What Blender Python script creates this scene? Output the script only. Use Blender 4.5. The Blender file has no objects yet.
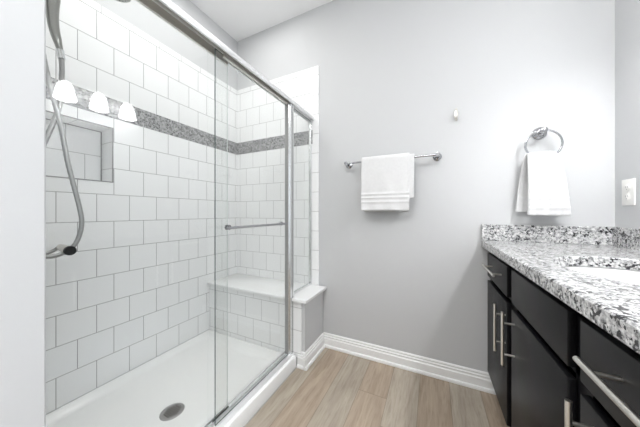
import bpy, bmesh, math, random
from mathutils import Vector, Matrix
random.seed(7)
sc = bpy.context.scene
C = sc.collection
PI = math.pi

# ------------------------------------------------------------------ camera, world, lights, exposure
YAW = 25.829
cam_data = bpy.data.cameras.new('camera')
cam = bpy.data.objects.new('camera', cam_data); C.objects.link(cam)
cam.location = (0, 0, 1.077)
cam.rotation_euler = (PI/2, 0, math.radians(YAW))
cam_data.sensor_fit = 'HORIZONTAL'; cam_data.sensor_width = 36.0
cam_data.lens = 232.146/640*36.0
cam_data.shift_y = -1.0/640
cam_data.clip_start = 0.02
sc.camera = cam

world = bpy.data.worlds.new('world'); sc.world = world; world.use_nodes = True
world.node_tree.nodes['Background'].inputs[0].default_value = (0.9, 0.95, 1.0, 1)
world.node_tree.nodes['Background'].inputs[1].default_value = 0.6

def area(name, loc, rot, sx, sy, power, col):
    l = bpy.data.lights.new(name, 'AREA'); l.shape = 'RECTANGLE'; l.size = sx; l.size_y = sy
    l.energy = power; l.color = col
    o = bpy.data.objects.new(name, l); C.objects.link(o); o.location = loc; o.rotation_euler = rot
    return o
area('ceiling_fill_light', (-0.25, -0.45, 2.74), (0, 0, 0), 0.8, 0.8, 21, (1.0, 0.99, 0.975))  # added soft fill under the ceiling behind the viewer, no fitting there
area('shower_downlight', (-1.24, 0.85, 2.755), (0, 0, 0), 0.4, 1.2, 6.2, (1.0, 0.99, 0.97))
area('side_fill_light', (0.85, -0.42, 1.10), (0, PI/2, 0), 1.95, 0.86, 10.0, (0.90, 0.95, 1.0))  # added cool fill from the right, brightens the shower through the glass
LAMP = 11.0            # radiance of the frosted shades of the vanity light
BULB = 255.0           # radiance of the bulbs inside them, bare towards the floor

vs = sc.view_settings
vs.view_transform = 'Standard'; vs.look = 'None'; vs.gamma = 1.0; vs.use_curve_mapping = False
vs.exposure = 0.6

# ------------------------------------------------------------------ helpers
def new_mat(name):
    m = bpy.data.materials.new(name); m.use_nodes = True
    nt = m.node_tree
    return m, nt, nt.nodes['Principled BSDF']

def N(nt, t, **kw):
    n = nt.nodes.new(t)
    for k, v in kw.items(): setattr(n, k, v)
    return n

def ramp(nt, stops, interp='LINEAR'):
    r = N(nt, 'ShaderNodeValToRGB'); cr = r.color_ramp; cr.interpolation = interp
    while len(cr.elements) < len(stops): cr.elements.new(0.5)
    for e, (p, c) in zip(cr.elements, stops):
        e.position = p; e.color = (c[0], c[1], c[2], 1)
    return r

def mix(nt, fac, a, b, mode='MIX'):
    m = N(nt, 'ShaderNodeMix', data_type='RGBA', blend_type=mode)
    for sock, v in ((m.inputs[0], fac), (m.inputs[6], a), (m.inputs[7], b)):
        if isinstance(v, bpy.types.NodeSocket): nt.links.new(v, sock)
        elif isinstance(v, (int, float)): sock.default_value = v
        else: sock.default_value = (v[0], v[1], v[2], 1)
    return m.outputs[2]

def math_(nt, op, a, b=None):
    m = N(nt, 'ShaderNodeMath', operation=op)
    for i, v in enumerate((a, b)):
        if v is None: continue
        if isinstance(v, bpy.types.NodeSocket): nt.links.new(v, m.inputs[i])
        else: m.inputs[i].default_value = v
    return m.outputs[0]

def bump(nt, bsdf, height, strength=0.2, dist=0.002):
    b = N(nt, 'ShaderNodeBump'); b.inputs['Strength'].default_value = strength
    b.inputs['Distance'].default_value = dist
    nt.links.new(height, b.inputs['Height']); nt.links.new(b.outputs[0], bsdf.inputs['Normal'])

def noise(nt, vec, scale, detail=3, rough=0.5):
    n = N(nt, 'ShaderNodeTexNoise'); n.inputs['Scale'].default_value = scale
    n.inputs['Detail'].default_value = detail; n.inputs['Roughness'].default_value = rough
    if vec is not None: nt.links.new(vec, n.inputs['Vector'])
    return n

def pos(nt):
    return N(nt, 'ShaderNodeNewGeometry').outputs['Position']

def plain(name, col, rough=0.5, metal=0.0, nscale=0, var=0.04, bmp=0.0, coat=0.0, spec=.5):
    m, nt, b = new_mat(name)
    b.inputs['Roughness'].default_value = rough; b.inputs['Metallic'].default_value = metal
    b.inputs['Coat Weight'].default_value = coat; b.inputs['Specular IOR Level'].default_value = spec
    if nscale:
        n = noise(nt, pos(nt), nscale)
        lo = [c*(1-var) for c in col]; hi = [min(1, c*(1+var)) for c in col]
        nt.links.new(mix(nt, n.outputs[0], lo, hi), b.inputs['Base Color'])
        if bmp: bump(nt, b, n.outputs[0], bmp, 0.001)
    else:
        b.inputs['Base Color'].default_value = (*col, 1)
    return m

def tile_mat(name, axis, u0, z0, w, h, offset=0.5, col=(0.88, 0.885, 0.885), grout=(0.44, 0.44, 0.435), msize=0.0019):
    """glazed wall tile in a running bond, laid out in world metres"""
    m, nt, b = new_mat(name)
    s = N(nt, 'ShaderNodeSeparateXYZ'); nt.links.new(pos(nt), s.inputs[0])
    c = N(nt, 'ShaderNodeCombineXYZ')
    nt.links.new(math_(nt, 'SUBTRACT', s.outputs['XYZ'.index(axis)], u0), c.inputs[0])
    nt.links.new(math_(nt, 'SUBTRACT', s.outputs[2], z0), c.inputs[1])
    br = N(nt, 'ShaderNodeTexBrick'); br.offset = offset; br.offset_frequency = 2
    nt.links.new(c.outputs[0], br.inputs['Vector'])
    br.inputs['Scale'].default_value = 1.0
    br.inputs['Brick Width'].default_value = w; br.inputs['Row Height'].default_value = h
    br.inputs['Mortar Size'].default_value = msize; br.inputs['Mortar Smooth'].default_value = 0.15
    br.inputs['Color1'].default_value = (*col, 1)
    br.inputs['Color2'].default_value = (col[0]*0.975, col[1]*0.975, col[2]*0.975, 1)
    br.inputs['Mortar'].default_value = (*grout, 1)
    nt.links.new(br.outputs['Color'], b.inputs['Base Color'])
    r = math_(nt, 'ADD', math_(nt, 'MULTIPLY', br.outputs['Fac'], 0.6), 0.16)
    nt.links.new(r, b.inputs['Roughness'])
    bump(nt, b, math_(nt, 'SUBTRACT', 1.0, br.outputs['Fac']), 0.4, 0.0015)
    return m

def mosaic_mat(name, axis):
    m, nt, b = new_mat(name)
    s = N(nt, 'ShaderNodeSeparateXYZ'); nt.links.new(pos(nt), s.inputs[0])
    c = N(nt, 'ShaderNodeCombineXYZ')
    nt.links.new(s.outputs['XYZ'.index(axis)], c.inputs[0]); nt.links.new(s.outputs[2], c.inputs[1])
    v = N(nt, 'ShaderNodeTexVoronoi'); v.inputs['Scale'].default_value = 85; v.inputs['Randomness'].default_value = 0.75
    nt.links.new(c.outputs[0], v.inputs['Vector'])
    v2 = N(nt, 'ShaderNodeTexVoronoi', feature='DISTANCE_TO_EDGE'); v2.inputs['Scale'].default_value = 85; v2.inputs['Randomness'].default_value = 0.75
    nt.links.new(c.outputs[0], v2.inputs['Vector'])
    sep = N(nt, 'ShaderNodeSeparateColor'); nt.links.new(v.outputs['Color'], sep.inputs[0])
    rc = ramp(nt, [(0.0, (0.06, 0.06, 0.063)), (0.35, (0.17, 0.17, 0.174)), (0.75, (0.30, 0.30, 0.304)), (1.0, (0.44, 0.44, 0.44))])
    nt.links.new(sep.outputs[0], rc.inputs[0])
    e = ramp(nt, [(0.0, (1, 1, 1)), (0.12, (0, 0, 0))]); nt.links.new(v2.outputs['Distance'], e.inputs[0])
    nt.links.new(mix(nt, e.outputs[0], rc.outputs[0], (0.42, 0.42, 0.42)), b.inputs['Base Color'])
    b.inputs['Roughness'].default_value = 0.25
    return m

def granite_mat():
    m, nt, b = new_mat('speckled_granite'); p = pos(nt)
    n1 = noise(nt, p, 78, 5, 0.68); n2 = noise(nt, p, 150, 4, 0.6); n3 = noise(nt, p, 50, 6, 0.7)
    base = ramp(nt, [(0.38, (0.14, 0.14, 0.143)), (0.48, (0.45, 0.45, 0.45)), (0.62, (0.80, 0.80, 0.79))])
    nt.links.new(n1.outputs[0], base.inputs[0])
    grey = ramp(nt, [(0.50, (0, 0, 0)), (0.58, (1, 1, 1))]); nt.links.new(n2.outputs[0], grey.inputs[0])
    c1 = mix(nt, math_(nt, 'MULTIPLY', grey.outputs[0], 0.5), base.outputs[0], (0.42, 0.42, 0.43))
    v = N(nt, 'ShaderNodeTexVoronoi'); v.inputs['Scale'].default_value = 170; nt.links.new(p, v.inputs['Vector'])
    sep = N(nt, 'ShaderNodeSeparateColor'); nt.links.new(v.outputs['Color'], sep.inputs[0])
    k = math_(nt, 'ADD', math_(nt, 'MULTIPLY', sep.outputs[0], 0.24), n3.outputs[0])
    blk = ramp(nt, [(0.69, (0, 0, 0)), (0.73, (1, 1, 1))]); nt.links.new(k, blk.inputs[0])
    c2 = mix(nt, blk.outputs[0], c1, (0.025, 0.025, 0.028))
    nt.links.new(c2, b.inputs['Base Color'])
    b.inputs['Roughness'].default_value = 0.16
    return m

def floor_mat():
    m, nt, b = new_mat('wood_look_planks')
    W, L, X0 = 0.166, 1.52, 0.094
    s = N(nt, 'ShaderNodeSeparateXYZ'); nt.links.new(pos(nt), s.inputs[0])
    u = math_(nt, 'DIVIDE', math_(nt, 'SUBTRACT', s.outputs[0], X0), W)
    iu = math_(nt, 'FLOOR', u); fu = math_(nt, 'SUBTRACT', u, iu)
    w1 = N(nt, 'ShaderNodeTexWhiteNoise', noise_dimensions='1D'); nt.links.new(iu, w1.inputs['W'])
    v = math_(nt, 'ADD', math_(nt, 'DIVIDE', s.outputs[1], L), math_(nt, 'MULTIPLY', w1.outputs['Value'], 2.9))
    iv = math_(nt, 'FLOOR', v); fv = math_(nt, 'SUBTRACT', v, iv)
    c = N(nt, 'ShaderNodeCombineXYZ'); nt.links.new(iu, c.inputs[0]); nt.links.new(iv, c.inputs[1])
    w2 = N(nt, 'ShaderNodeTexWhiteNoise', noise_dimensions='2D'); nt.links.new(c.outputs[0], w2.inputs['Vector'])
    # planks alternate between warm beige and grey boards
    alt = math_(nt, 'ABSOLUTE', math_(nt, 'SUBTRACT', math_(nt, 'MODULO', math_(nt, 'ADD', iu, 101), 2), 0.0))
    pick = math_(nt, 'ADD', math_(nt, 'MULTIPLY', alt, 0.65), math_(nt, 'MULTIPLY', w2.outputs['Value'], 0.35))
    tone = ramp(nt, [(0.0, (0.39, 0.315, 0.24)), (0.35, (0.44, 0.36, 0.28)), (0.65, (0.40, 0.35, 0.285)), (1.0, (0.45, 0.40, 0.335))])
    nt.links.new(pick, tone.inputs[0])
    g = N(nt, 'ShaderNodeCombineXYZ')
    nt.links.new(math_(nt, 'ADD', math_(nt, 'MULTIPLY', s.outputs[0], 75), math_(nt, 'MULTIPLY', w2.outputs['Value'], 40)), g.inputs[0])
    nt.links.new(math_(nt, 'MULTIPLY', s.outputs[1], 7.0), g.inputs[1])
    n = noise(nt, g.outputs[0], 1.0, 6, 0.62); n.inputs['Distortion'].default_value = 0.5
    gr = ramp(nt, [(0.25, (0.60, 0.57, 0.54)), (0.5, (0.95, 0.945, 0.94)), (0.75, (1.10, 1.10, 1.10))]); nt.links.new(n.outputs[0], gr.inputs[0])
    c1 = mix(nt, 0.75, tone.outputs[0], gr.outputs[0], 'MULTIPLY')
    g2 = N(nt, 'ShaderNodeCombineXYZ')
    nt.links.new(math_(nt, 'ADD', math_(nt, 'MULTIPLY', s.outputs[0], 14), math_(nt, 'MULTIPLY', w2.outputs['Value'], 90)), g2.inputs[0])
    nt.links.new(math_(nt, 'MULTIPLY', s.outputs[1], 5), g2.inputs[1])
    nk = noise(nt, g2.outputs[0], 1.0, 2, 0.5)
    kn = ramp(nt, [(0.70, (0, 0, 0)), (0.80, (1, 1, 1))]); nt.links.new(nk.outputs[0], kn.inputs[0])
    c1 = mix(nt, math_(nt, 'MULTIPLY', kn.outputs[0], 0.6), c1, (0.20, 0.16, 0.12))
    # dark bevelled joints between planks
    j1 = math_(nt, 'LESS_THAN', math_(nt, 'MINIMUM', fu, math_(nt, 'SUBTRACT', 1.0, fu)), 0.010)
    j2 = math_(nt, 'LESS_THAN', math_(nt, 'MINIMUM', fv, math_(nt, 'SUBTRACT', 1.0, fv)), 0.0013)
    j = math_(nt, 'MAXIMUM', j1, j2)
    c2 = mix(nt, math_(nt, 'MULTIPLY', j, 0.55), c1, (0.16, 0.13, 0.10))
    g3 = N(nt, 'ShaderNodeCombineXYZ')
    nt.links.new(math_(nt, 'ADD', math_(nt, 'MULTIPLY', s.outputs[0], 16), math_(nt, 'MULTIPLY', w2.outputs['Value'], 57)), g3.inputs[0])
    nt.links.new(math_(nt, 'MULTIPLY', s.outputs[1], 1.6), g3.inputs[1])
    n4 = noise(nt, g3.outputs[0], 1.0, 4, 0.55); n4.inputs['Distortion'].default_value = 1.2
    r4 = ramp(nt, [(0.3, (0.80, 0.77, 0.74)), (0.7, (1.10, 1.10, 1.10))]); nt.links.new(n4.outputs[0], r4.inputs[0])
    c2 = mix(nt, 1.0, c2, r4.outputs[0], 'MULTIPLY')
    nt.links.new(c2, b.inputs['Base Color'])
    b.inputs['Roughness'].default_value = 0.48
    bump(nt, b, math_(nt, 'SUBTRACT', math_(nt, 'MULTIPLY', n.outputs[0], 0.3), j), 0.25, 0.001)
    return m

def glass_mat():
    """thin clear pane: tinted see-through plus mirror reflection by Fresnel, both faces gathered in the front one"""
    m, nt, b = new_mat('clear_glass'); nt.nodes.remove(b)
    out = nt.nodes['Material Output']
    t = N(nt, 'ShaderNodeBsdfTransparent'); t.inputs[0].default_value = (0.982, 0.988, 0.985, 1)
    g = N(nt, 'ShaderNodeBsdfGlossy'); g.inputs['Roughness'].default_value = 0.0
    f = N(nt, 'ShaderNodeFresnel'); f.inputs[0].default_value = 1.72
    geo = N(nt, 'ShaderNodeNewGeometry')
    fac = math_(nt, 'MULTIPLY', f.outputs[0], math_(nt, 'SUBTRACT', 1.0, geo.outputs['Backfacing']))
    mx = N(nt, 'ShaderNodeMixShader'); nt.links.new(fac, mx.inputs[0])
    nt.links.new(t.outputs[0], mx.inputs[1]); nt.links.new(g.outputs[0], mx.inputs[2])
    nt.links.new(mx.outputs[0], out.inputs[0])
    return m

def shade_mat(name='lit_frosted_glass', power=LAMP):
    m, nt, b = new_mat(name)
    b.inputs['Base Color'].default_value = (0.95, 0.95, 0.95, 1); b.inputs['Roughness'].default_value = 0.4
    b.inputs['Emission Color'].default_value = (0.98, 0.99, 1.0, 1); b.inputs['Emission Strength'].default_value = power
    return m

def towel_mat():
    m, nt, b = new_mat('white_terry'); p = pos(nt)
    n = noise(nt, p, 420, 2, 0.6); n2 = noise(nt, p, 60, 3, 0.5)
    nt.links.new(mix(nt, n2.outputs[0], (0.66, 0.66, 0.662), (0.74, 0.74, 0.742)), b.inputs['Base Color'])
    b.inputs['Roughness'].default_value = 0.95; b.inputs['Sheen Weight'].default_value = 0.15
    bump(nt, b, n.outputs[0], 0.35, 0.002)
    return m

MAT = dict(
    paint=plain('grey_wall_paint', (0.57, 0.576, 0.582), 0.62, nscale=220, var=0.012, bmp=0.05),
    ceiling=plain('white_ceiling_paint', (0.90, 0.90, 0.90), 0.8, nscale=160, var=0.012, bmp=0.06),
    trim=plain('white_trim_paint', (0.86, 0.86, 0.855), 0.35, nscale=30, var=0.01),
    acrylic=plain('white_acrylic', (0.85, 0.855, 0.85), 0.22, nscale=12, var=0.01, coat=0.2),
    quartz=plain('white_solid_surface', (0.87, 0.87, 0.87), 0.2, nscale=25, var=0.015),
    chrome=plain('polished_chrome', (0.80, 0.81, 0.82), 0.09, 1.0, nscale=40, var=0.01),
    bar_chrome=plain('towel_bar_chrome', (0.46, 0.465, 0.48), 0.12, 1.0, nscale=40, var=0.01),
    alu=plain('bright_anodised_aluminium', (0.92, 0.925, 0.93), 0.42, 1.0, nscale=40, var=0.015),
    header=plain('satin_white_aluminium', (0.88, 0.885, 0.89), 0.45, 0.55, nscale=40, var=0.01),
    drain=plain('grey_drain_metal', (0.34, 0.34, 0.34), 0.4, 0.7, nscale=60, var=0.05),
    post=plain('grey_aluminium', (0.78, 0.79, 0.795), 0.22, 1.0, nscale=40, var=0.02),
    nickel=plain('brushed_nickel', (0.70, 0.68, 0.64), 0.30, 1.0, nscale=90, var=0.03),
    hose=plain('metal_hose_braid', (0.36, 0.36, 0.355), 0.34, 1.0, nscale=90, var=0.05),
    handset=plain('satin_nickel_handset', (0.33, 0.33, 0.31), 0.28, 1.0, nscale=60, var=0.05),
    black=plain('black_rubber', (0.015, 0.015, 0.016), 0.45, nscale=60, var=0.1),
    hole=plain('dark_drain_slot', (0.02, 0.02, 0.02), 0.7, nscale=60, var=0.1),
    cabinet=plain('espresso_black_lacquer', (0.0065, 0.0065, 0.0075), 0.40, nscale=18, var=0.12, spec=.22),
    kick=plain('espresso_black_board', (0.012, 0.011, 0.012), 0.6, nscale=18, var=0.1),
    porcelain=plain('white_porcelain', (0.90, 0.90, 0.90), 0.1, nscale=10, var=0.008, coat=0.4),
    plastic=plain('white_outlet_plastic', (0.84, 0.83, 0.80), 0.35, nscale=50, var=0.01),
    slot=plain('dark_outlet_slot', (0.42, 0.42, 0.41), 0.6, nscale=50, var=0.1),
    pale_edge=plain('pale_glass_edge', (0.60, 0.64, 0.63), 0.2, nscale=30, var=0.05),
    edge=plain('green_glass_edge', (0.05, 0.085, 0.078), 0.15, nscale=30, var=0.08),
    etch=plain('etched_glass_mark', (0.70, 0.71, 0.71), 0.6, nscale=60, var=0.03),
    grout=plain('grey_edge_trim', (0.27, 0.27, 0.265), 0.4, nscale=60, var=0.03),
    caulk=plain('grey_caulk', (0.42, 0.41, 0.39), 0.6, nscale=60, var=0.04),
    glass=glass_mat(), shade=shade_mat(), bulb=shade_mat('lit_bulb', BULB), towel=towel_mat(), granite=granite_mat(), floor=floor_mat(),
)

def BM(): return bmesh.new()

def box(bm, x0, x1, y0, y1, z0, z1, bev=0.0, mi=0, seg=2):
    r = bmesh.ops.create_cube(bm, size=1.0)
    for v in r['verts']:
        v.co = Vector((x0+(v.co.x+.5)*(x1-x0), y0+(v.co.y+.5)*(y1-y0), z0+(v.co.z+.5)*(z1-z0)))
    fs = {f for v in r['verts'] for f in v.link_faces}
    for f in fs: f.material_index = mi
    if bev:
        es = list({e for v in r['verts'] for e in v.link_edges})
        bmesh.ops.bevel(bm, geom=es, offset=bev, segments=seg, affect='EDGES', profile=0.5, material=mi)

def prism(bm, pts, axis, a0, a1, mi=0):
    """closed outline extruded along an axis; pts are the two remaining coordinates in xyz order"""
    def mk(p, a):
        l = list(p); l.insert('XYZ'.index(axis), a); return Vector(l)
    A = [bm.verts.new(mk(p, a0)) for p in pts]; B = [bm.verts.new(mk(p, a1)) for p in pts]
    n = len(pts); fs = [bm.faces.new(A), bm.faces.new(B[::-1])]
    for i in range(n): fs.append(bm.faces.new((A[i], B[i], B[(i+1) % n], A[(i+1) % n])))
    for f in fs: f.material_index = mi

def tube(bm, pts, rad, seg=12, mi=0, cap=True):
    """round tube along points; rad is one radius or one per point"""
    pts = [Vector(p) for p in pts]; n = len(pts)
    rr = rad if isinstance(rad, (list, tuple)) else [rad]*n
    rings = []; up = None
    for i, p in enumerate(pts):
        d = (pts[min(i+1, n-1)]-pts[max(i-1, 0)]).normalized()
        if up is None:
            up = d.orthogonal().normalized()
        else:
            up = (up-d*up.dot(d)); up = up.normalized() if up.length > 1e-6 else d.orthogonal().normalized()
        s = d.cross(up)
        rings.append([bm.verts.new(p+(up*math.cos(2*PI*k/seg)+s*math.sin(2*PI*k/seg))*rr[i]) for k in range(seg)])
    for a, b in zip(rings, rings[1:]):
        for k in range(seg):
            bm.faces.new((a[k], a[(k+1) % seg], b[(k+1) % seg], b[k])).material_index = mi
    if cap:
        bm.faces.new(rings[0][::-1]).material_index = mi; bm.faces.new(rings[-1]).material_index = mi

def lathe(bm, prof, origin, axis=(0, 0, 1), seg=32, sx=1.0, sy=1.0, mi=0, close=False):
    """(radius, height) profile spun about an axis through origin"""
    q = Vector((0, 0, 1)).rotation_difference(Vector(axis)).to_matrix(); o = Vector(origin)
    rings = []
    for r, h in prof:
        if r < 1e-6: rings.append([bm.verts.new(o+q@Vector((0, 0, h)))])
        else: rings.append([bm.verts.new(o+q@Vector((r*sx*math.cos(2*PI*k/seg), r*sy*math.sin(2*PI*k/seg), h))) for k in range(seg)])
    for a, b in zip(rings, rings[1:]):
        for k in range(seg):
            k2 = (k+1) % seg
            if len(a) == 1 and len(b) == 1: continue
            if len(a) == 1: f = bm.faces.new((a[0], b[k2], b[k]))
            elif len(b) == 1: f = bm.faces.new((a[k], a[k2], b[0]))
            else: f = bm.faces.new((a[k], a[k2], b[k2], b[k]))
            f.material_index = mi

def spline(pts, n=12):
    """Catmull-Rom through points"""
    P = [Vector(p) for p in pts]; P = [P[0]*2-P[1]]+P+[P[-1]*2-P[-2]]; out = []
    for i in range(1, len(P)-2):
        a, b, c, d = P[i-1:i+3]
        for k in range(n):
            t = k/n
            out.append(0.5*((2*b)+(c-a)*t+(2*a-5*b+4*c-d)*t*t+(3*b-a-3*c+d)*t**3))
    out.append(P[-2]); return out

ORG = {}
def obj(name, bm, mat, parent=None, smooth=False, mats=None, label=None):
    """one mesh object; geometry is written in world metres and moved into the parent's frame"""
    bmesh.ops.recalc_face_normals(bm, faces=bm.faces[:])
    me = bpy.data.meshes.new(name); o = bpy.data.objects.new(name, me)
    if parent is not None:
        off = ORG[parent.name]; bmesh.ops.translate(bm, verts=bm.verts[:], vec=-off); o.parent = parent
    else: off = Vector((0, 0, 0))
    bm.to_mesh(me); bm.free(); ORG[o.name] = off
    for m in (mats or [mat]): me.materials.append(m)
    if smooth:
        for p in me.polygons: p.use_smooth = True
        me.set_sharp_from_angle(angle=math.radians(38))
    C.objects.link(o)
    if label: o['label'] = label
    return o

def thing(name, label, cat, loc, group=None):
    o = bpy.data.objects.new(name, None); C.objects.link(o); o.location = loc; o.empty_display_size = 0.05
    ORG[o.name] = Vector(loc); o['label'] = label; o['category'] = cat
    if group: o['group'] = group
    return o

def single(name, bm, mat, label, cat, smooth=False, mats=None):
    """a thing that is one mesh, with its origin at its own place"""
    c = sum((v.co for v in bm.verts), Vector())/len(bm.verts)
    c.z = min(v.co.z for v in bm.verts)
    bmesh.ops.translate(bm, verts=bm.verts[:], vec=-c)
    o = obj(name, bm, mat, None, smooth, mats); o.location = c
    o['label'] = label; o['category'] = cat; return o

def struct(name, bm, mat, mats=None, smooth=False, parent=None):
    o = obj(name, bm, mat, parent, smooth, mats); o['kind'] = 'structure'; return o

# ------------------------------------------------------------------ measures of the room (metres)
D = 1.712            # painted face of the far wall
XR = 0.834           # painted face of the right wall
XL = -1.732          # tiled face of the shower's long wall
YP = 0.2057           # tiled face of the shower's plumbing wall
XO = -0.797           # painted end of the plumbing wall
XI, XF = -.931, -.9035   # planes of the two sliding doors
XG = -0.911          # line of the shower glass
ZC = 2.768           # ceiling
YB = -1.30           # wall behind the viewer
ZT = 2.28            # top of the tile
TB, TM0, TM1 = 0.0705, 1.645, 1.76   # first tile course, mosaic band

# ------------------------------------------------------------------ structure
bm = BM(); box(bm, -2.0, 1.0, YB-.15, D+.15, -.12, 0.0); struct('floor', bm, MAT['floor'])
bm = BM(); box(bm, -2.0, 1.0, YB-.15, D+.15, ZC, ZC+.12); struct('ceiling', bm, MAT['ceiling'])
bm = BM(); box(bm, -2.0, 1.0, D, D+.15, 0, ZC); struct('wall_far', bm, MAT['paint'])
bm = BM()                                            # right wall; opening behind the viewer is added to hold the side fill
box(bm, XR, XR+.12, .02, D, 0, ZC); box(bm, XR, XR+.12, YB, -.86, 0, ZC); box(bm, XR, XR+.12, -.86, .02, 2.10, ZC)
struct('wall_right', bm, MAT['paint'])
bm = BM(); box(bm, -2.0, -1.872, YB, D, 0, ZC); box(bm, -1.872, XL-.008, YP, D, ZT, ZC); struct('wall_left', bm, MAT['paint'])
bm = BM(); prism(bm, [(-1.872, YB), (XO, YB), (XO, YP-.003), (XO-.003, YP), (-.855, YP), (-.855, YP-.008), (-1.872, YP-.008)], 'Z', 0, ZC); struct('wall_near', bm, MAT['paint'])
bm = BM(); box(bm, XO, XR, YB-.12, YB, 0, ZC)
struct('wall_back', bm, MAT['paint'])
# low wall at the end of the shower bench
KX0, KX1, KY = -.935, -.797, 1.405
bm = BM(); box(bm, KX0, KX1, KY, D-.008, 0, .458, 0.003); struct('wall_knee', bm, MAT['paint'])

tl = tile_mat('white_tile_long_wall', 'Y', 0.0, TB-.159, 0.16, 0.159, grout=(.36, .36, .355))
tlu = tile_mat('white_tile_long_wall_upper', 'Y', 0.0, 1.905-.165*2, 0.16, 0.165, grout=(.36, .36, .355))
tb = tile_mat('white_tile_far_wall', 'X', -1.452, TB-.159, 0.16, 0.159)
tbu = tile_mat('white_tile_far_wall_upper', 'X', -1.452+.08, 1.905-.165*2, 0.16, 0.165)
tbul = tile_mat('white_bullnose_tile_long', 'Y', 0.02, 2.235-.15, 0.16, 0.15, offset=0.0)
tbux = tile_mat('white_bullnose_tile_far', 'X', -1.40, 2.235-.15, 0.16, 0.15, offset=0.0)
tbuz = tile_mat('white_bullnose_tile_column', 'X', -.9 , TB+.055, 1.0, 0.16, offset=0.0)
NY0, NY1, NZ0, NZ1 = 0.39, 0.711, 1.262, 1.580
bm = BM()
ys = [YP, NY0, NY1, D-.008]; zs = [0.0, NZ0, NZ1, TM0]
for i in range(3):
    for k in range(3):
        if not (i == 1 and k == 1): box(bm, -1.872, XL, ys[i], ys[i+1], zs[k], zs[k+1])
bmesh.ops.remove_doubles(bm, verts=bm.verts[:], dist=1e-5)
struct('wall_shower_side', bm, tl)
bm = BM(); box(bm, -1.872, -1.860, NY0+.001, NY1-.001, NZ0+.001, NZ1-.001)
struct('wall_niche', bm, tile_mat('white_tile_niche_back', 'Y', .473-.16, 1.425-.159*2, .16, .159))
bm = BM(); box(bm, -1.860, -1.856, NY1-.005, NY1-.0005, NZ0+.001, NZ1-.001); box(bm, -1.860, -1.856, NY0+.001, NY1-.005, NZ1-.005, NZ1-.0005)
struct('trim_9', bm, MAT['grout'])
bm = BM(); box(bm, -1.872, XL, YP, D-.008, TM1, 2.235); struct('wall_shower_side_upper', bm, tlu)
bm = BM(); box(bm, -1.872, XL+.001, YP, D-.009, 2.235, ZT, .002); struct('trim_1', bm, tbul)
bm = BM(); box(bm, -1.872, XL+.001, YP, D-.009, TM0, TM1); struct('trim_2', bm, mosaic_mat('grey_mosaic_long_wall', 'Y'))
XE, XC = -.838, -.897
YT = D-.008
bm = BM(); box(bm, XL, XC, YT, D, 0, TM0); struct('wall_shower_far', bm, tb)
bm = BM(); box(bm, XL, XC, YT, D, TM1, 2.235); struct('wall_shower_far_upper', bm, tbu)
bm = BM(); box(bm, XL, XC, YT-.001, D, 2.235, ZT, .002); struct('trim_3', bm, tbux)
bm = BM(); box(bm, XL, -.893, YT-.001, D, TM0, TM1); struct('trim_4', bm, mosaic_mat('grey_mosaic_far_wall', 'X'))
bm = BM(); box(bm, XC, XE, YT-.001, D, .48, ZT, .002); struct('trim_5', bm, tbuz)
bm = BM(); box(bm, -1.732, -.855, YP-.008, YP, 0, ZT)
struct('wall_shower_near', bm, tile_mat('white_tile_plumbing_wall', 'X', -1.452, TB-.159, .16, .159))
bm = BM()                                            # thin grey edging round the recessed niche
t = .006
box(bm, XL-.001, XL+.0025, NY0-t, NY1+t, NZ1, NZ1+t); box(bm, XL-.001, XL+.0025, NY0-t, NY1+t, NZ0-t, NZ0)
box(bm, XL-.001, XL+.0025, NY0-t, NY0, NZ0, NZ1); box(bm, XL-.001, XL+.0025, NY1, NY1+t, NZ0, NZ1)
struct('trim_6', bm, MAT['grout'])
# tile column on the end of the low wall
bm = BM(); box(bm, KX0, -.822, KY-.008, KY, .06, .457, .0015)
struct('trim_7', bm, tile_mat('white_tile_low_wall_end', 'X', -1.6, TB-.159+.02, 1.0, .159, offset=0))

# baseboards with a moulded top
BH = .106
def base_prof(s):       # thickness outwards, height
    return [(0, 0), (s*.027, 0), (s*.027, .010), (s*.024, .018), (s*.017, .021), (s*.017, .066), (s*.012, .072), (s*.013, .084), (s*.007, .088), (s*.009, .098), (s*.004, BH), (0, BH)]
bm = BM(); prism(bm, [(D+a, b) for a, b in base_prof(-1)], 'X', KX1+.0, .372); struct('baseboard_far', bm, MAT['trim'])
bm = BM(); prism(bm, [(KX1+a, b) for a, b in base_prof(1)], 'Y', KY-.027, D-.017); struct('baseboard_knee', bm, MAT['trim'])
bm = BM(); prism(bm, [(KY+a, b) for a, b in base_prof(-1)], 'X', -.847, KX1+.006); struct('baseboard_knee_end', bm, MAT['trim'])
bm = BM(); prism(bm, [(XO+a, b) for a, b in base_prof(1)], 'Y', YB, YP-.03); struct('baseboard_near', bm, MAT['trim'])

# ------------------------------------------------------------------ shower base with drain
CX0, CX1, CZ = -.955, -.853, .080       # threshold
t = thing('shower_pan', 'white shower pan with a raised threshold and a round drain', 'shower pan', (-1.3, .8, 0))
prof = [(XL+.001, .0), (XL+.001, .070), (XL+.012, .070), (XL+.024, .062), (XL+.04, .046), (XL+.07, .036), (-1.30, .026),
        (CX0-.07, .034), (CX0-.035, .042), (CX0-.015, .060), (CX0-.005, CZ-.004), (CX0+.004, CZ),
        (CX1-.012, CZ), (CX1-.004, CZ-.003), (CX1, CZ-.012), (CX1, 0)]
bm = BM(); prism(bm, prof, 'Y', YP+.001, 1.384)
obj('tray', bm, MAT['acrylic'], t, True)
bm = BM()                                            # coved ledges at both ends
for a, d in ((YP+.001, 1), (1.384, -1)):
    bm = BM(); prism(bm, [(a, .012), (a, .070), (a+d*.012, .070), (a+d*.022, .062), (a+d*.036, .046), (a+d*.062, .036), (a+d*.10, .024), (a+d*.10, .012)], 'X', XL+.006, CX0-.004)
    obj('end_flange', bm, MAT['acrylic'], t, True)
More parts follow.
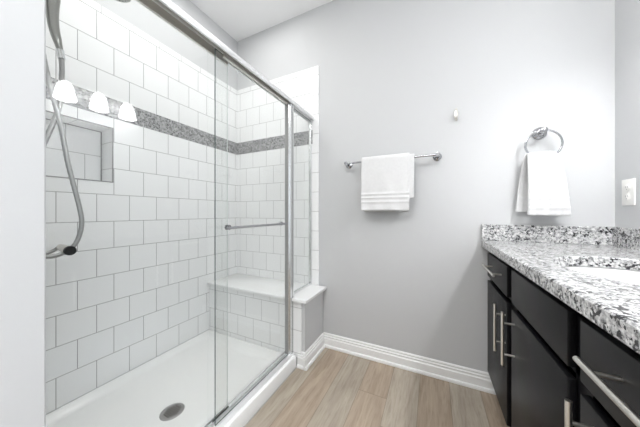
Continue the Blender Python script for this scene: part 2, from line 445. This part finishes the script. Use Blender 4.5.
DX, DY, DZ = -1.233, .762, .0285
bm = BM(); lathe(bm, [(0, 0.0015), (.040, .0015), (.042, .004), (.050, .004), (.057, .0), (.057, -.003)], (DX, DY, DZ), seg=40)
dr = obj('drain', bm, MAT['drain'], t, True, label='round metal drain grate')
bm = BM()
for i in range(-3, 4):
    for k in range(-3, 4):
        x, y = i*.0105+(.005 if k % 2 else 0), k*.0105
        if math.hypot(x, y) < .036: box(bm, DX+x-.0033, DX+x+.0033, DY+y-.0036, DY+y+.0036, DZ+.001, DZ+.0024)
obj('drain_slot', bm, MAT['hole'], dr)
bm = BM(); box(bm, CX1+.0005, CX1+.006, YP, KY-.02, .0, .005, .001); struct('trim_8', bm, MAT['caulk'])

# ------------------------------------------------------------------ bench at the end of the shower
t = thing('shower_bench', 'built-in white tiled bench at the far end of the shower', 'bench', (-1.33, 1.55, 0))
bm = BM(); box(bm, XL+.001, KX0-.010, 1.386, YT-.001, .0, .458)
obj('tiled_front', bm, tile_mat('white_tile_bench', 'X', -1.452+.05, .458-.04-.159*3, .16, .159), t)
bm = BM(); box(bm, XL+.001, KX0-.010, 1.364, YT-.001, .460, .481, .004); obj('seat_slab', bm, MAT['quartz'], t, True)
bm = BM(); prism(bm, [(-.934, 1.412), (-.880, 1.412), (-.880, 1.366), (-.766, 1.366), (-.766, YT-.001), (-.934, YT-.001)], 'Z', .460, .481)
bmesh.ops.bevel(bm, geom=bm.edges[:], offset=.0015, segments=1, affect='EDGES')
o = single('stone_ledge', bm, MAT['quartz'], 'white slab capping the low wall at the end of the bench', 'wall cap', True)

# ------------------------------------------------------------------ shower enclosure
t = thing('shower_enclosure', 'framed sliding glass shower enclosure with a bright metal header', 'shower door', (XG, .8, CZ))
ZH0, ZH1 = 1.838, 1.876
bm = BM()
hp = [(-.948, ZH0+.004), (-.948, ZH1-.006), (-.940, ZH1), (-.905, ZH1+.002), (-.888, ZH1-.002), (-.878, ZH1-.010), (-.8725, ZH1-.020),
      (-.8725, ZH0+.006), (-.876, ZH0), (-.884, ZH0), (-.884, ZH0+.018), (-.940, ZH0+.018), (-.940, ZH0+.004)]
prism(bm, hp, 'Y', YP+.0005, D-.01); obj('header_rail', bm, MAT['header'], t, True)
bm = BM(); box(bm, -.930, -.9265, YP+.004, 1.40, ZH0+.002, ZH0+.0175); box(bm, -.9025, -.899, YP+.004, 1.40, ZH0+.002, ZH0+.0175)
obj('roller_track', bm, MAT['nickel'], t)
bm = BM()
tp = [(-.945, CZ), (-.945, CZ+.016), (-.941, CZ+.016), (-.940, CZ+.006), (-.921, CZ+.006), (-.920, CZ+.020), (-.916, CZ+.020), (-.915, CZ+.006),
      (-.897, CZ+.006), (-.896, CZ+.013), (-.890, CZ+.012), (-.880, CZ+.004), (-.876, CZ)]
prism(bm, tp, 'Y', YP, 1.40); obj('bottom_track', bm, MAT['alu'], t)
bm = BM()                                            # post between the sliding doors and the side panel
pp = [(-.921, 1.345), (-.921, 1.400), (-.884, 1.400), (-.884, 1.382), (-.889, 1.382), (-.889, 1.377), (-.884, 1.377), (-.884, 1.358), (-.893, 1.358), (-.893, 1.345)]
prism(bm, pp, 'Z', CZ+.002, ZH0+.002); obj('post', bm, MAT['post'], t)
bm = BM(); box(bm, -.940, -.890, YP, YP+.019, CZ+.021, ZH0, .002); obj('wall_jamb', bm, MAT['alu'], t)

bm = BM(); box(bm, -.9205, -.8935, 1.3425, 1.3448, CZ+.02, ZH0); box(bm, -.8838, -.8825, 1.3805, 1.3825, CZ+.004, ZH0, mi=0); box(bm, XF-.004, XF+.004, 1.3565, 1.3575, CZ+.014, ZH0-.004)
obj('seal', bm, MAT['grout'], t)

def pane(bm, x, y0, y1, z0, z1, th=.006):
    box(bm, x-th/2, x+th/2, y0, y1, z0, z1)
    bm.normal_update()
    for f in bm.faces:
        f.material_index = 0 if abs(f.normal.x) > .5 else 1
GM = [MAT['glass'], MAT['edge']]
# fixed side panel over the low wall
bm = BM(); pane(bm, XG, 1.408, 1.690, .496, ZH0-.002); sp = obj('side_panel', bm, None, t, mats=GM)
bm = BM(); box(bm, XG-.010, XG+.012, 1.401, 1.703, .4815, .499, .002); box(bm, XG-.010, XG+.012, 1.688, 1.703, .499, ZH0, .002)
obj('panel_frame', bm, MAT['post'], sp)
# rear sliding door, nearest the plumbing wall

bm = BM(); pane(bm, XI, YP+.021, .850, CZ+.012, ZH0-.004); di = obj('sliding_door', bm, None, t, mats=[MAT['glass'], MAT['pale_edge']], label='rear sliding glass pane of the shower')
bm = BM(); box(bm, XI-.005, XI+.005, YP+.021, .850, ZH0-.018, ZH0+.001); obj('hanger_rail', bm, MAT['nickel'], di)
bm = BM(); box(bm, XI+.0045, XI+.012, .757, .850, CZ+.0065, CZ+.024, .001); obj('bottom_guide', bm, MAT['black'], di)
# front sliding door, closed against the post
bm = BM(); pane(bm, XF, .754, 1.356, CZ+.012, ZH0-.004); df = obj('sliding_door', bm, None, t, mats=GM, label='front sliding glass pane with a towel bar')
bm = BM(); box(bm, XF-.005, XF+.007, .80, 1.352, ZH0-.016, ZH0+.001); obj('hanger_rail', bm, MAT['nickel'], df)
ZB = 1.004
bm = BM(); tube(bm, [(-.862, .785, ZB), (-.862, 1.29, ZB)], .0065, 14)
for y in (.83, 1.27): tube(bm, [(-.862, y, ZB), (XF+.003, y, ZB)], .006, 12)
bar = obj('towel_bar', bm, MAT['bar_chrome'], df, True)
for y in (.83, 1.27):
    bm = BM()
    lathe(bm, [(0, 0), (.012, 0), (.013, .003), (.013, .006), (0, .006)], (XF+.003, y, ZB), (1, 0, 0), 20)
    lathe(bm, [(0, 0), (.012, 0), (.013, .003), (.013, .007), (0, .007)], (XF-.003, y, ZB), (-1, 0, 0), 20)
    obj('bar_fastener', bm, MAT['bar_chrome'], df, True)
bm = BM(); tube(bm, [(XF+.0033, .79+.011*math.cos(a*PI/10), 1.318+.011*math.sin(a*PI/10)) for a in range(21)], .0007, 6, cap=False)
obj('etched_mark', bm, MAT['etch'], df)

# ------------------------------------------------------------------ shower set on the plumbing wall
t = thing('shower_set', 'metal shower set with a fixed head, a hand shower and a hanging hose', 'shower', (-1.30, YP, 1.95))
bm = BM(); lathe(bm, [(0, 0), (.032, 0), (.030, .006), (.014, .012), (0, .012)], (-1.30, YP, 2.14), (0, 1, 0), 28)
tube(bm, spline([(-1.30, YP+.01, 2.14), (-1.30, YP+.05, 2.14), (-1.30, YP+.09, 2.125), (-1.30, YP+.12, 2.10)], 8), .0105, 14)
tube(bm, spline([(-1.30, YP+.12, 2.10), (-1.30, .40, 2.115), (-1.30, .47, 2.15), (-1.30, .52, 2.145), (-1.30, .545, 2.12)], 8), .0105, 14)
obj('arm', bm, MAT['chrome'], t, True)
bm = BM(); lathe(bm, [(0, .0), (.017, .0), (.017, .012), (.046, .036), (.053, .044), (.053, .052), (.049, .055), (0, .055)], (-1.30, .547, 2.133), (0, 0.05, -1), 36)
hd = obj('shower_head', bm, MAT['handset'], t, True)
bm = BM()
for r, n in ((.012, 6), (.025, 12), (.038, 18)):
    for k in range(n):
        a = 2*PI*k/n; lathe(bm, [(.0018, 0), (.0012, .003), (0, .003)], (-1.30+r*math.cos(a), .550+r*math.sin(a), 2.0785), (0, 0.05, -1), 8)
obj('nozzle', bm, MAT['black'], hd)
bm = BM(); tube(bm, [(-1.30, YP+.12, 2.135), (-1.30, YP+.12, 2.06)], [.020, .020], 18); tube(bm, [(-1.30, YP+.12, 2.06), (-1.30, YP+.11, 2.0)], .011, 12)
tube(bm, [(-1.30, YP+.11, 2.005), (-1.295, .350, 1.965), (-1.29, .350, 1.93)], [.014, .019, .024], 16)
obj('diverter', bm, MAT['chrome'], t, True)
bm = BM()                                            # hand shower resting in its cradle
tube(bm, spline([(-1.285, .345, 2.02), (-1.285, .347, 1.95), (-1.285, .349, 1.90), (-1.285, .347, 1.84), (-1.285, .350, 1.78), (-1.285, .360, 1.73), (-1.285, .368, 1.695)], 6),
     [.038, .039, .040, .040, .039, .036, .032, .028, .025, .0225]+[.021-.0004*i for i in range(20)]+[.0125, .0115, .0108, .0105, .010, .010, .010], 18)
hs = obj('hand_shower', bm, MAT['handset'], t, True)
bm = BM(); tube(bm, [(-1.285, .367, 1.70), (-1.285, .371, 1.668)], .0115, 16); obj('hose_nut', bm, MAT['chrome'], hs, True)
hp = [(-1.285, .371, 1.668), (-1.285, .372, 1.61), (-1.285, .364, 1.48), (-1.285, .326, 1.33), (-1.285, .285, 1.17), (-1.285, .262, 1.04), (-1.285, .270, .955),
      (-1.285, .330, .914), (-1.285, .372, .918), (-1.285, .398, .936), (-1.285, .417, .97), (-1.285, .428, 1.03), (-1.285, .421, 1.10),
      (-1.28, .387, 1.27), (-1.275, .364, 1.42), (-1.27, .334, 1.56), (-1.27, .312, 1.72), (-1.28, .312, 1.88), (-1.295, YP+.108, 2.0)]
bm = BM(); sp_ = spline(hp, 16)
tube(bm, sp_, [.0076+.0006*(i % 2) for i in range(len(sp_))], 12); obj('hose', bm, MAT['hose'], t, True)

t = thing('shower_valve', 'shower valve on the plumbing wall with a dark tipped lever', 'valve', (-1.36, YP, .915))
bm = BM(); lathe(bm, [(0, 0), (.085, 0), (.082, .006), (.03, .012), (.028, .05), (.022, .11), (.018, .125), (0, .125)], (-1.375, YP, .915), (0, 1, 0), 36); obj('escutcheon', bm, MAT['nickel'], t, True)
bm = BM(); tube(bm, spline([(-1.375, YP+.11, .915), (-1.385, .355, .914), (-1.385, .380, .924), (-1.378, .392, .938)], 6), .0065, 12); obj('handle_stem', bm, MAT['hose'], t, True)
bm = BM(); tube(bm, [(-1.385, .3975, .934), (-1.33, .392, .932), (-1.272, .389, .929)], [.013, .0155, .017], 18); lv = obj('lever', bm, MAT['nickel'], t, True)
bm = BM(); tube(bm, [(-1.2715, .389, .929), (-1.262, .3885, .928)], [.0185, .0175], 18); obj('lever_tip', bm, MAT['black'], lv, True, label='black lever tip')

# ------------------------------------------------------------------ vanity
FX, BX = .297, .316          # front plane of doors and drawers, front of the face frame
VY0, VY1 = .19, D-.002
CT0, CT1 = .873, .911
t = thing('vanity_cabinet', 'espresso black bathroom vanity cabinet with flat doors and bar pulls', 'cabinet', (.57, .95, 0))
bm = BM()
box(bm, BX+.018, XR-.002, VY1-.018, VY1, .105, CT0-.001); box(bm, BX+.018, XR-.002, VY0, VY0+.018, .105, CT0-.001)
box(bm, BX+.018, XR-.02, VY0+.018, VY1-.018, .105, .122); box(bm, XR-.02, XR-.002, VY0+.018, VY1-.018, .105, CT0-.001)
for y in (1.255, .749): box(bm, BX+.018, XR-.02, y-.008, y+.008, .122, CT0-.2)
obj('body', bm, MAT['cabinet'], t)
bm = BM()
for a, b in ((VY0, VY0+.04), (.715, .783), (1.215, 1.296), (VY1-.035, VY1)): box(bm, BX, BX+.018, a, b, .106, CT0-.001)
box(bm, BX, BX+.018, VY0+.04, VY1-.035, CT0-.045, CT0-.001); box(bm, BX, BX+.018, VY0+.04, VY1-.035, .685, .715); box(bm, BX, BX+.018, VY0+.04, VY1-.035, .106, .145)
obj('face_frame', bm, MAT['cabinet'], t)
bm = BM(); box(bm, .375, .392, VY0, VY1, 0, .105); obj('toe_kick', bm, MAT['kick'], t)

def slab_front(name, y0, y1, z0, z1):
    bm = BM(); box(bm, FX, BX-.0008, y0, y1, z0, z1, .0035); return obj(name, bm, MAT['cabinet'], t, True)
PX = .258
def pull_h(par, y0, y1, z):
    bm = BM(); tube(bm, [(PX, y0, z), (PX, y1, z)], .006, 14)
    for y in (y0+.045, y1-.045): tube(bm, [(PX, y, z), (FX+.001, y, z)], .0045, 10)
    obj('bar_pull', bm, MAT['nickel'], par, True)
def pull_v(par, y, z0, z1):
    bm = BM(); tube(bm, [(PX, y, z0), (PX, y, z1)], .006, 14)
    for z in (z0+.045, z1-.045): tube(bm, [(PX, y, z), (FX+.001, y, z)], .0045, 10)
    obj('bar_pull', bm, MAT['nickel'], par, True)
ZD0, ZD1, ZQ0, ZQ1 = .700, .838, .130, .674
a = slab_front('drawer', 1.288, 1.690, ZD0, ZD1); pull_h(a, 1.332, 1.606, .780)
a = slab_front('false_front', .775, 1.223, ZD0, ZD1)
a = slab_front('drawer', .205, .722, ZD0, ZD1); pull_h(a, .258, .638, .786)
a = slab_front('door', 1.288, 1.690, ZQ0, ZQ1); pull_v(a, 1.308, .443, .659)
a = slab_front('door', .775, 1.223, ZQ0, ZQ1); pull_v(a, 1.179, .454, .671)
a = slab_front('door', .205, .722, ZQ0, ZQ1); pull_v(a, .668, .46, .681)

# countertop with an oval cut-out
t = thing('countertop', 'speckled grey white granite vanity top with backsplash and oval sink cutout', 'countertop', (.55, .95, CT0))
SX, SY, SA, SB = .566, .985, .203, .252
X0, X1, Y0, Y1 = .269, XR-.001, VY0-.012, D-.001
bm = BM()
angs = sorted([2*PI*k/72 for k in range(72)]+[math.atan2(y-SY, x-SX) % (2*PI) for x in (X0, X1) for y in (Y0, Y1)])
def ray_rect(a):
    dx, dy = math.cos(a), math.sin(a); ts = []
    if abs(dx) > 1e-9: ts.append(((X1 if dx > 0 else X0)-SX)/dx)
    if abs(dy) > 1e-9: ts.append(((Y1 if dy > 0 else Y0)-SY)/dy)
    q = min(ts); return SX+dx*q, SY+dy*q
def ell(a):
    dx, dy = math.cos(a), math.sin(a); r = 1/math.sqrt((dx/SA)**2+(dy/SB)**2); return SX+dx*r, SY+dy*r
R = []
for a in angs:
    e, o_ = ell(a), ray_rect(a); c2 = .004
    ex, ey = SX+(e[0]-SX)*1.012, SY+(e[1]-SY)*1.012
    ix, iy = [max(lo, min(hi, v)) for v, lo, hi in ((o_[0], X0+c2, X1), (o_[1], Y0+c2, Y1))]
    R.append([bm.verts.new(p) for p in ((e[0], e[1], CT0), (e[0], e[1], CT1-.003), (ex, ey, CT1), (ix, iy, CT1), (o_[0], o_[1], CT1-c2), (o_[0], o_[1], CT0))])
for i in range(len(R)):
    p, q = R[i], R[(i+1) % len(R)]
    for k in range(6):
        bm.faces.new((p[k], q[k], q[(k+1) % 6], p[(k+1) % 6]))
obj('slab', bm, MAT['granite'], t)
bm = BM(); box(bm, X0+.001, X1, D-.022, D-.001, CT1+.0005, 1.005, .002); obj('backsplash', bm, MAT['granite'], t)
bm = BM(); box(bm, X1-.021, X1, Y0, D-.0225, CT1+.0005, 1.005, .002); obj('backsplash', bm, MAT['granite'], t)

t = thing('sink', 'white oval porcelain basin set under the granite top', 'sink', (SX, SY, .73))
bm = BM()
lathe(bm, [(1.10, 0), (1.03, 0), (1.0, -.006), (.97, -.03), (.90, -.075), (.76, -.112), (.5, -.132), (.2, -.138), (.1, -.139),
           (.1, -.150), (.5, -.144), (.8, -.122), (.95, -.08), (1.03, -.02), (1.10, -.012), (1.10, 0)], (SX, SY, CT0-.001), seg=56, sx=SA, sy=SB)
obj('basin', bm, MAT['porcelain'], t, True)
bm = BM(); lathe(bm, [(0, .004), (.018, .004), (.028, .002), (.030, 0), (.030, -.004), (0, -.004)], (SX, SY, CT0-.1385), seg=28); obj('drain', bm, MAT['chrome'], t, True, label='chrome sink drain')

# ------------------------------------------------------------------ vanity light on the right wall
LY, LX = (.766, .972, 1.178), .727
t = thing('vanity_light', 'three lamp wall light with frosted bell shades above the vanity', 'wall light', (XR, .972, 2.09))
bm = BM(); box(bm, XR-.024, XR-.001, .645, 1.30, 2.045, 2.158, .006); obj('backplate', bm, MAT['trim'], t, True)
for y in LY:
    bm = BM(); tube(bm, spline([(XR-.02, y, 2.10), (XR-.06, y, 2.115), (LX+.008, y, 2.135), (LX, y, 2.118)], 6), .007, 12)
    lathe(bm, [(0, .012), (.022, .012), (.025, .0), (.025, -.018), (0, -.018)], (LX, y, 2.118), seg=20)
    obj('arm', bm, MAT['nickel'], t, True)
    bm = BM(); lathe(bm, [(0, 0), (.026, 0), (.040, -.016), (.050, -.040), (.057, -.075), (.062, -.108), (.066, -.136), (.063, -.139), (.055, -.11), (.046, -.05), (0, -.025)], (LX, y, 2.099), seg=32)
    sh = obj('shade', bm, MAT['shade'], t, True)
    bm = BM(); lathe(bm, [(0, .040), (.012, .038), (.014, .022), (.022, .012), (.026, -.002), (.024, -.014), (.014, -.024), (0, -.027)], (LX, y, 2.012), seg=24)
    obj('bulb', bm, MAT['bulb'], sh, True)

# ------------------------------------------------------------------ fittings on the far wall
BY, BZ = 1.642, 1.442
t = thing('towel_rail', 'long chrome towel rail on the grey far wall', 'towel rail', (-.28, D, BZ))
bm = BM(); tube(bm, [(-.590, BY, BZ), (.042, BY, BZ)], .0075, 16); obj('bar', bm, MAT['bar_chrome'], t, True)
for x in (-.578, .030):
    bm = BM(); lathe(bm, [(0, 0), (.026, 0), (.026, .006), (.021, .011), (.012, .016), (.010, .050), (.013, .056), (.015, .07), (.013, .082), (0, .084)], (x, D-.0005, BZ), (0, -1, 0), 28)
    obj('post', bm, MAT['bar_chrome'], t, True)

def sheet(bm, rows, nx, wob, th=.006):
    """closed cloth panel: rows are (x0, x1, y, z) from top to bottom; wob(u, v) pushes in y"""
    F, Bk = [], []
    n = len(rows)
    for j, (xa, xb, y, z) in enumerate(rows):
        v = j/(n-1); f, b = [], []
        for i in range(nx+1):
            u = i/nx; x = xa+(xb-xa)*u; w = wob(u, v, z)
            f.append(bm.verts.new((x, y-w-th/2, z))); b.append(bm.verts.new((x, y-w+th/2, z)))
        F.append(f); Bk.append(b)
    for j in range(n-1):
        for i in range(nx):
            bm.faces.new((F[j][i], F[j][i+1], F[j+1][i+1], F[j+1][i])); bm.faces.new((Bk[j][i], Bk[j+1][i], Bk[j+1][i+1], Bk[j][i+1]))
        for c in (0, nx): bm.faces.new((F[j][c], F[j+1][c], Bk[j+1][c], Bk[j][c]))
    for j in (0, n-1):
        for i in range(nx): bm.faces.new((F[j][i], F[j][i+1], Bk[j][i+1], Bk[j][i]))

def band(z, zs_, w=.005, h=.006):
    return sum(h*math.exp(-((z-q)/w)**2) for q in zs_)

def soften(o, lv=1):
    m = o.modifiers.new('subdivision', 'SUBSURF'); m.levels = lv; m.render_levels = lv

# hand towel folded over the rail: over-the-bar front layer, a shorter layer behind it and the back fall
bm = BM()
def drape(xa, xb, r, zf, zb, zs_, seed, nf=26):
    rows = []
    for k in range(9):                                # over the bar, back to front
        a = PI*k/8; rows.append((xa, xb, BY+r*math.cos(a), BZ+.004+r*math.sin(a)))
    back = [(xa+.004, xb-.004, BY+r-.002*k/8, BZ-(BZ-zb)*k/8) for k in range(8, 0, -1)]
    front = [(xa, xb, BY-r-.004*k/nf, BZ-(BZ-zf)*k/nf) for k in range(1, nf+1)]
    rws = back+rows+front
    def wob(u, v, z):
        d = min(1, max(0, (v-.45)*2.0)) if v > .45 else 0
        return d*(.0045*math.sin(u*9+seed)+.0025*math.sin(u*19+seed*2+z*14)) + (band(z, zs_) if v > .5 else 0)
    sheet(bm, rws, 30, wob, .0075)
drape(-.452, -.106, .0175, 1.172, 1.20, (), 1.0)
drape(-.455, -.136, .0275, 1.092, 1.080, (1.205, 1.178, 1.150), 2.4, 44)
o = single('hand_towel', bm, MAT['towel'], 'white hand towel folded over the long chrome rail', 'towel', True); soften(o)

# robe hook
t = thing('robe_hook', 'small chrome robe hook on the wall between the two towels', 'hook', (.137, D, 1.70))
bm = BM(); lathe(bm, [(0, 0), (.0115, 0), (.0115, .005), (.009, .009), (0, .010)], (.137, D-.0005, 1.700), (0, -1, 0), 28, sy=3.5); obj('plate', bm, MAT['nickel'], t, True)
bm = BM(); tube(bm, spline([(.137, D-.008, 1.682), (.137, D-.018, 1.668), (.137, D-.028, 1.672), (.137, D-.031, 1.690), (.137, D-.029, 1.712)], 6), .0065, 14); obj('prong', bm, MAT['nickel'], t, True)

# towel ring with a washcloth towel
RX, RZ, RY, RR = .540, 1.445, 1.655, .076
t = thing('towel_ring', 'round chrome towel ring on the wall above the vanity top', 'towel ring', (RX, D, 1.51))
bm = BM(); lathe(bm, [(0, 0), (.033, 0), (.033, .006), (.027, .011), (.020, .013), (.017, .022), (.0115, .027), (.0115, .048), (.016, .052), (.016, .068), (.010, .072), (0, .073)], (RX, D-.0005, RZ+RR), (0, -1, 0), 32); obj('post', bm, MAT['bar_chrome'], t, True)
bm = BM(); tube(bm, [(RX+RR*math.sin(2*PI*k/56), RY, RZ+RR*math.cos(2*PI*k/56)) for k in range(57)], .0052, 12, cap=False); obj('ring', bm, MAT['bar_chrome'], t, True)
bm = BM()
zt_, zr = 1.405, RZ-RR
def hang(xa0, xb0, xa1, xb1, y0, y1, z1, zs_, seed, amp, n=34):
    rows = [(xa0+(xb0-xa0)*.06, xb0-(xb0-xa0)*.06, RY, zt_)]
    for k in range(1, n+1):
        q = k/n; e = q**.75
        rows.append((xa0+(xa1-xa0)*e, xb0+(xb1-xb0)*e, y0+(y1-y0)*min(1, q*2.2), zt_-.004-(zt_-.004-z1)*q))
    def wob(u, v, z):
        return amp*(.3+.7*(1-v))*math.sin(u*11+seed+v*1.5)+amp*.4*math.sin(u*23+seed*3-v*2)+band(z, zs_)
    sheet(bm, rows, 34, wob, .009)
hang(.466, .603, .466, .640, RY-.012, RY-.026, 1.062, (1.150, 1.126, 1.102), .4, .0095)
hang(.462, .60, .428, .60, RY+.010, RY+.024, 1.080, (1.160,), 2.0, .006)
bt = single('hand_towel', bm, MAT['towel'], 'white hand towel gathered through the round chrome ring', 'towel', True); soften(bt)

# ------------------------------------------------------------------ outlet on the right wall
OY, OZ = 1.616, 1.172
t = thing('wall_outlet', 'white double power outlet on the right wall above the backsplash', 'outlet', (XR, OY, OZ))
bm = BM(); box(bm, XR-.006, XR-.0005, OY-.040, OY+.040, OZ-.062, OZ+.062, .0025); obj('cover_plate', bm, MAT['plastic'], t, True)
for s in (-1, 1):
    bm = BM(); lathe(bm, [(0, 0), (.0165, 0), (.0165, .002), (.015, .003), (0, .003)], (XR-.006, OY, OZ+s*.022), (-1, 0, 0), 28); r_ = obj('receptacle', bm, MAT['plastic'], t, True)
    bm = BM(); q = OZ+s*.022
    for d in (-.006, .006): box(bm, XR-.0096, XR-.0088, OY+d-.0012, OY+d+.0012, q-.001, q+.008)
    box(bm, XR-.0096, XR-.0088, OY-.002, OY+.002, q-.010, q-.006); obj('slot', bm, MAT['slot'], r_)
bm = BM(); lathe(bm, [(0, 0), (.0035, 0), (.003, .0012), (0, .0014)], (XR-.006, OY, OZ), (-1, 0, 0), 14); obj('screw', bm, MAT['nickel'], t, True)
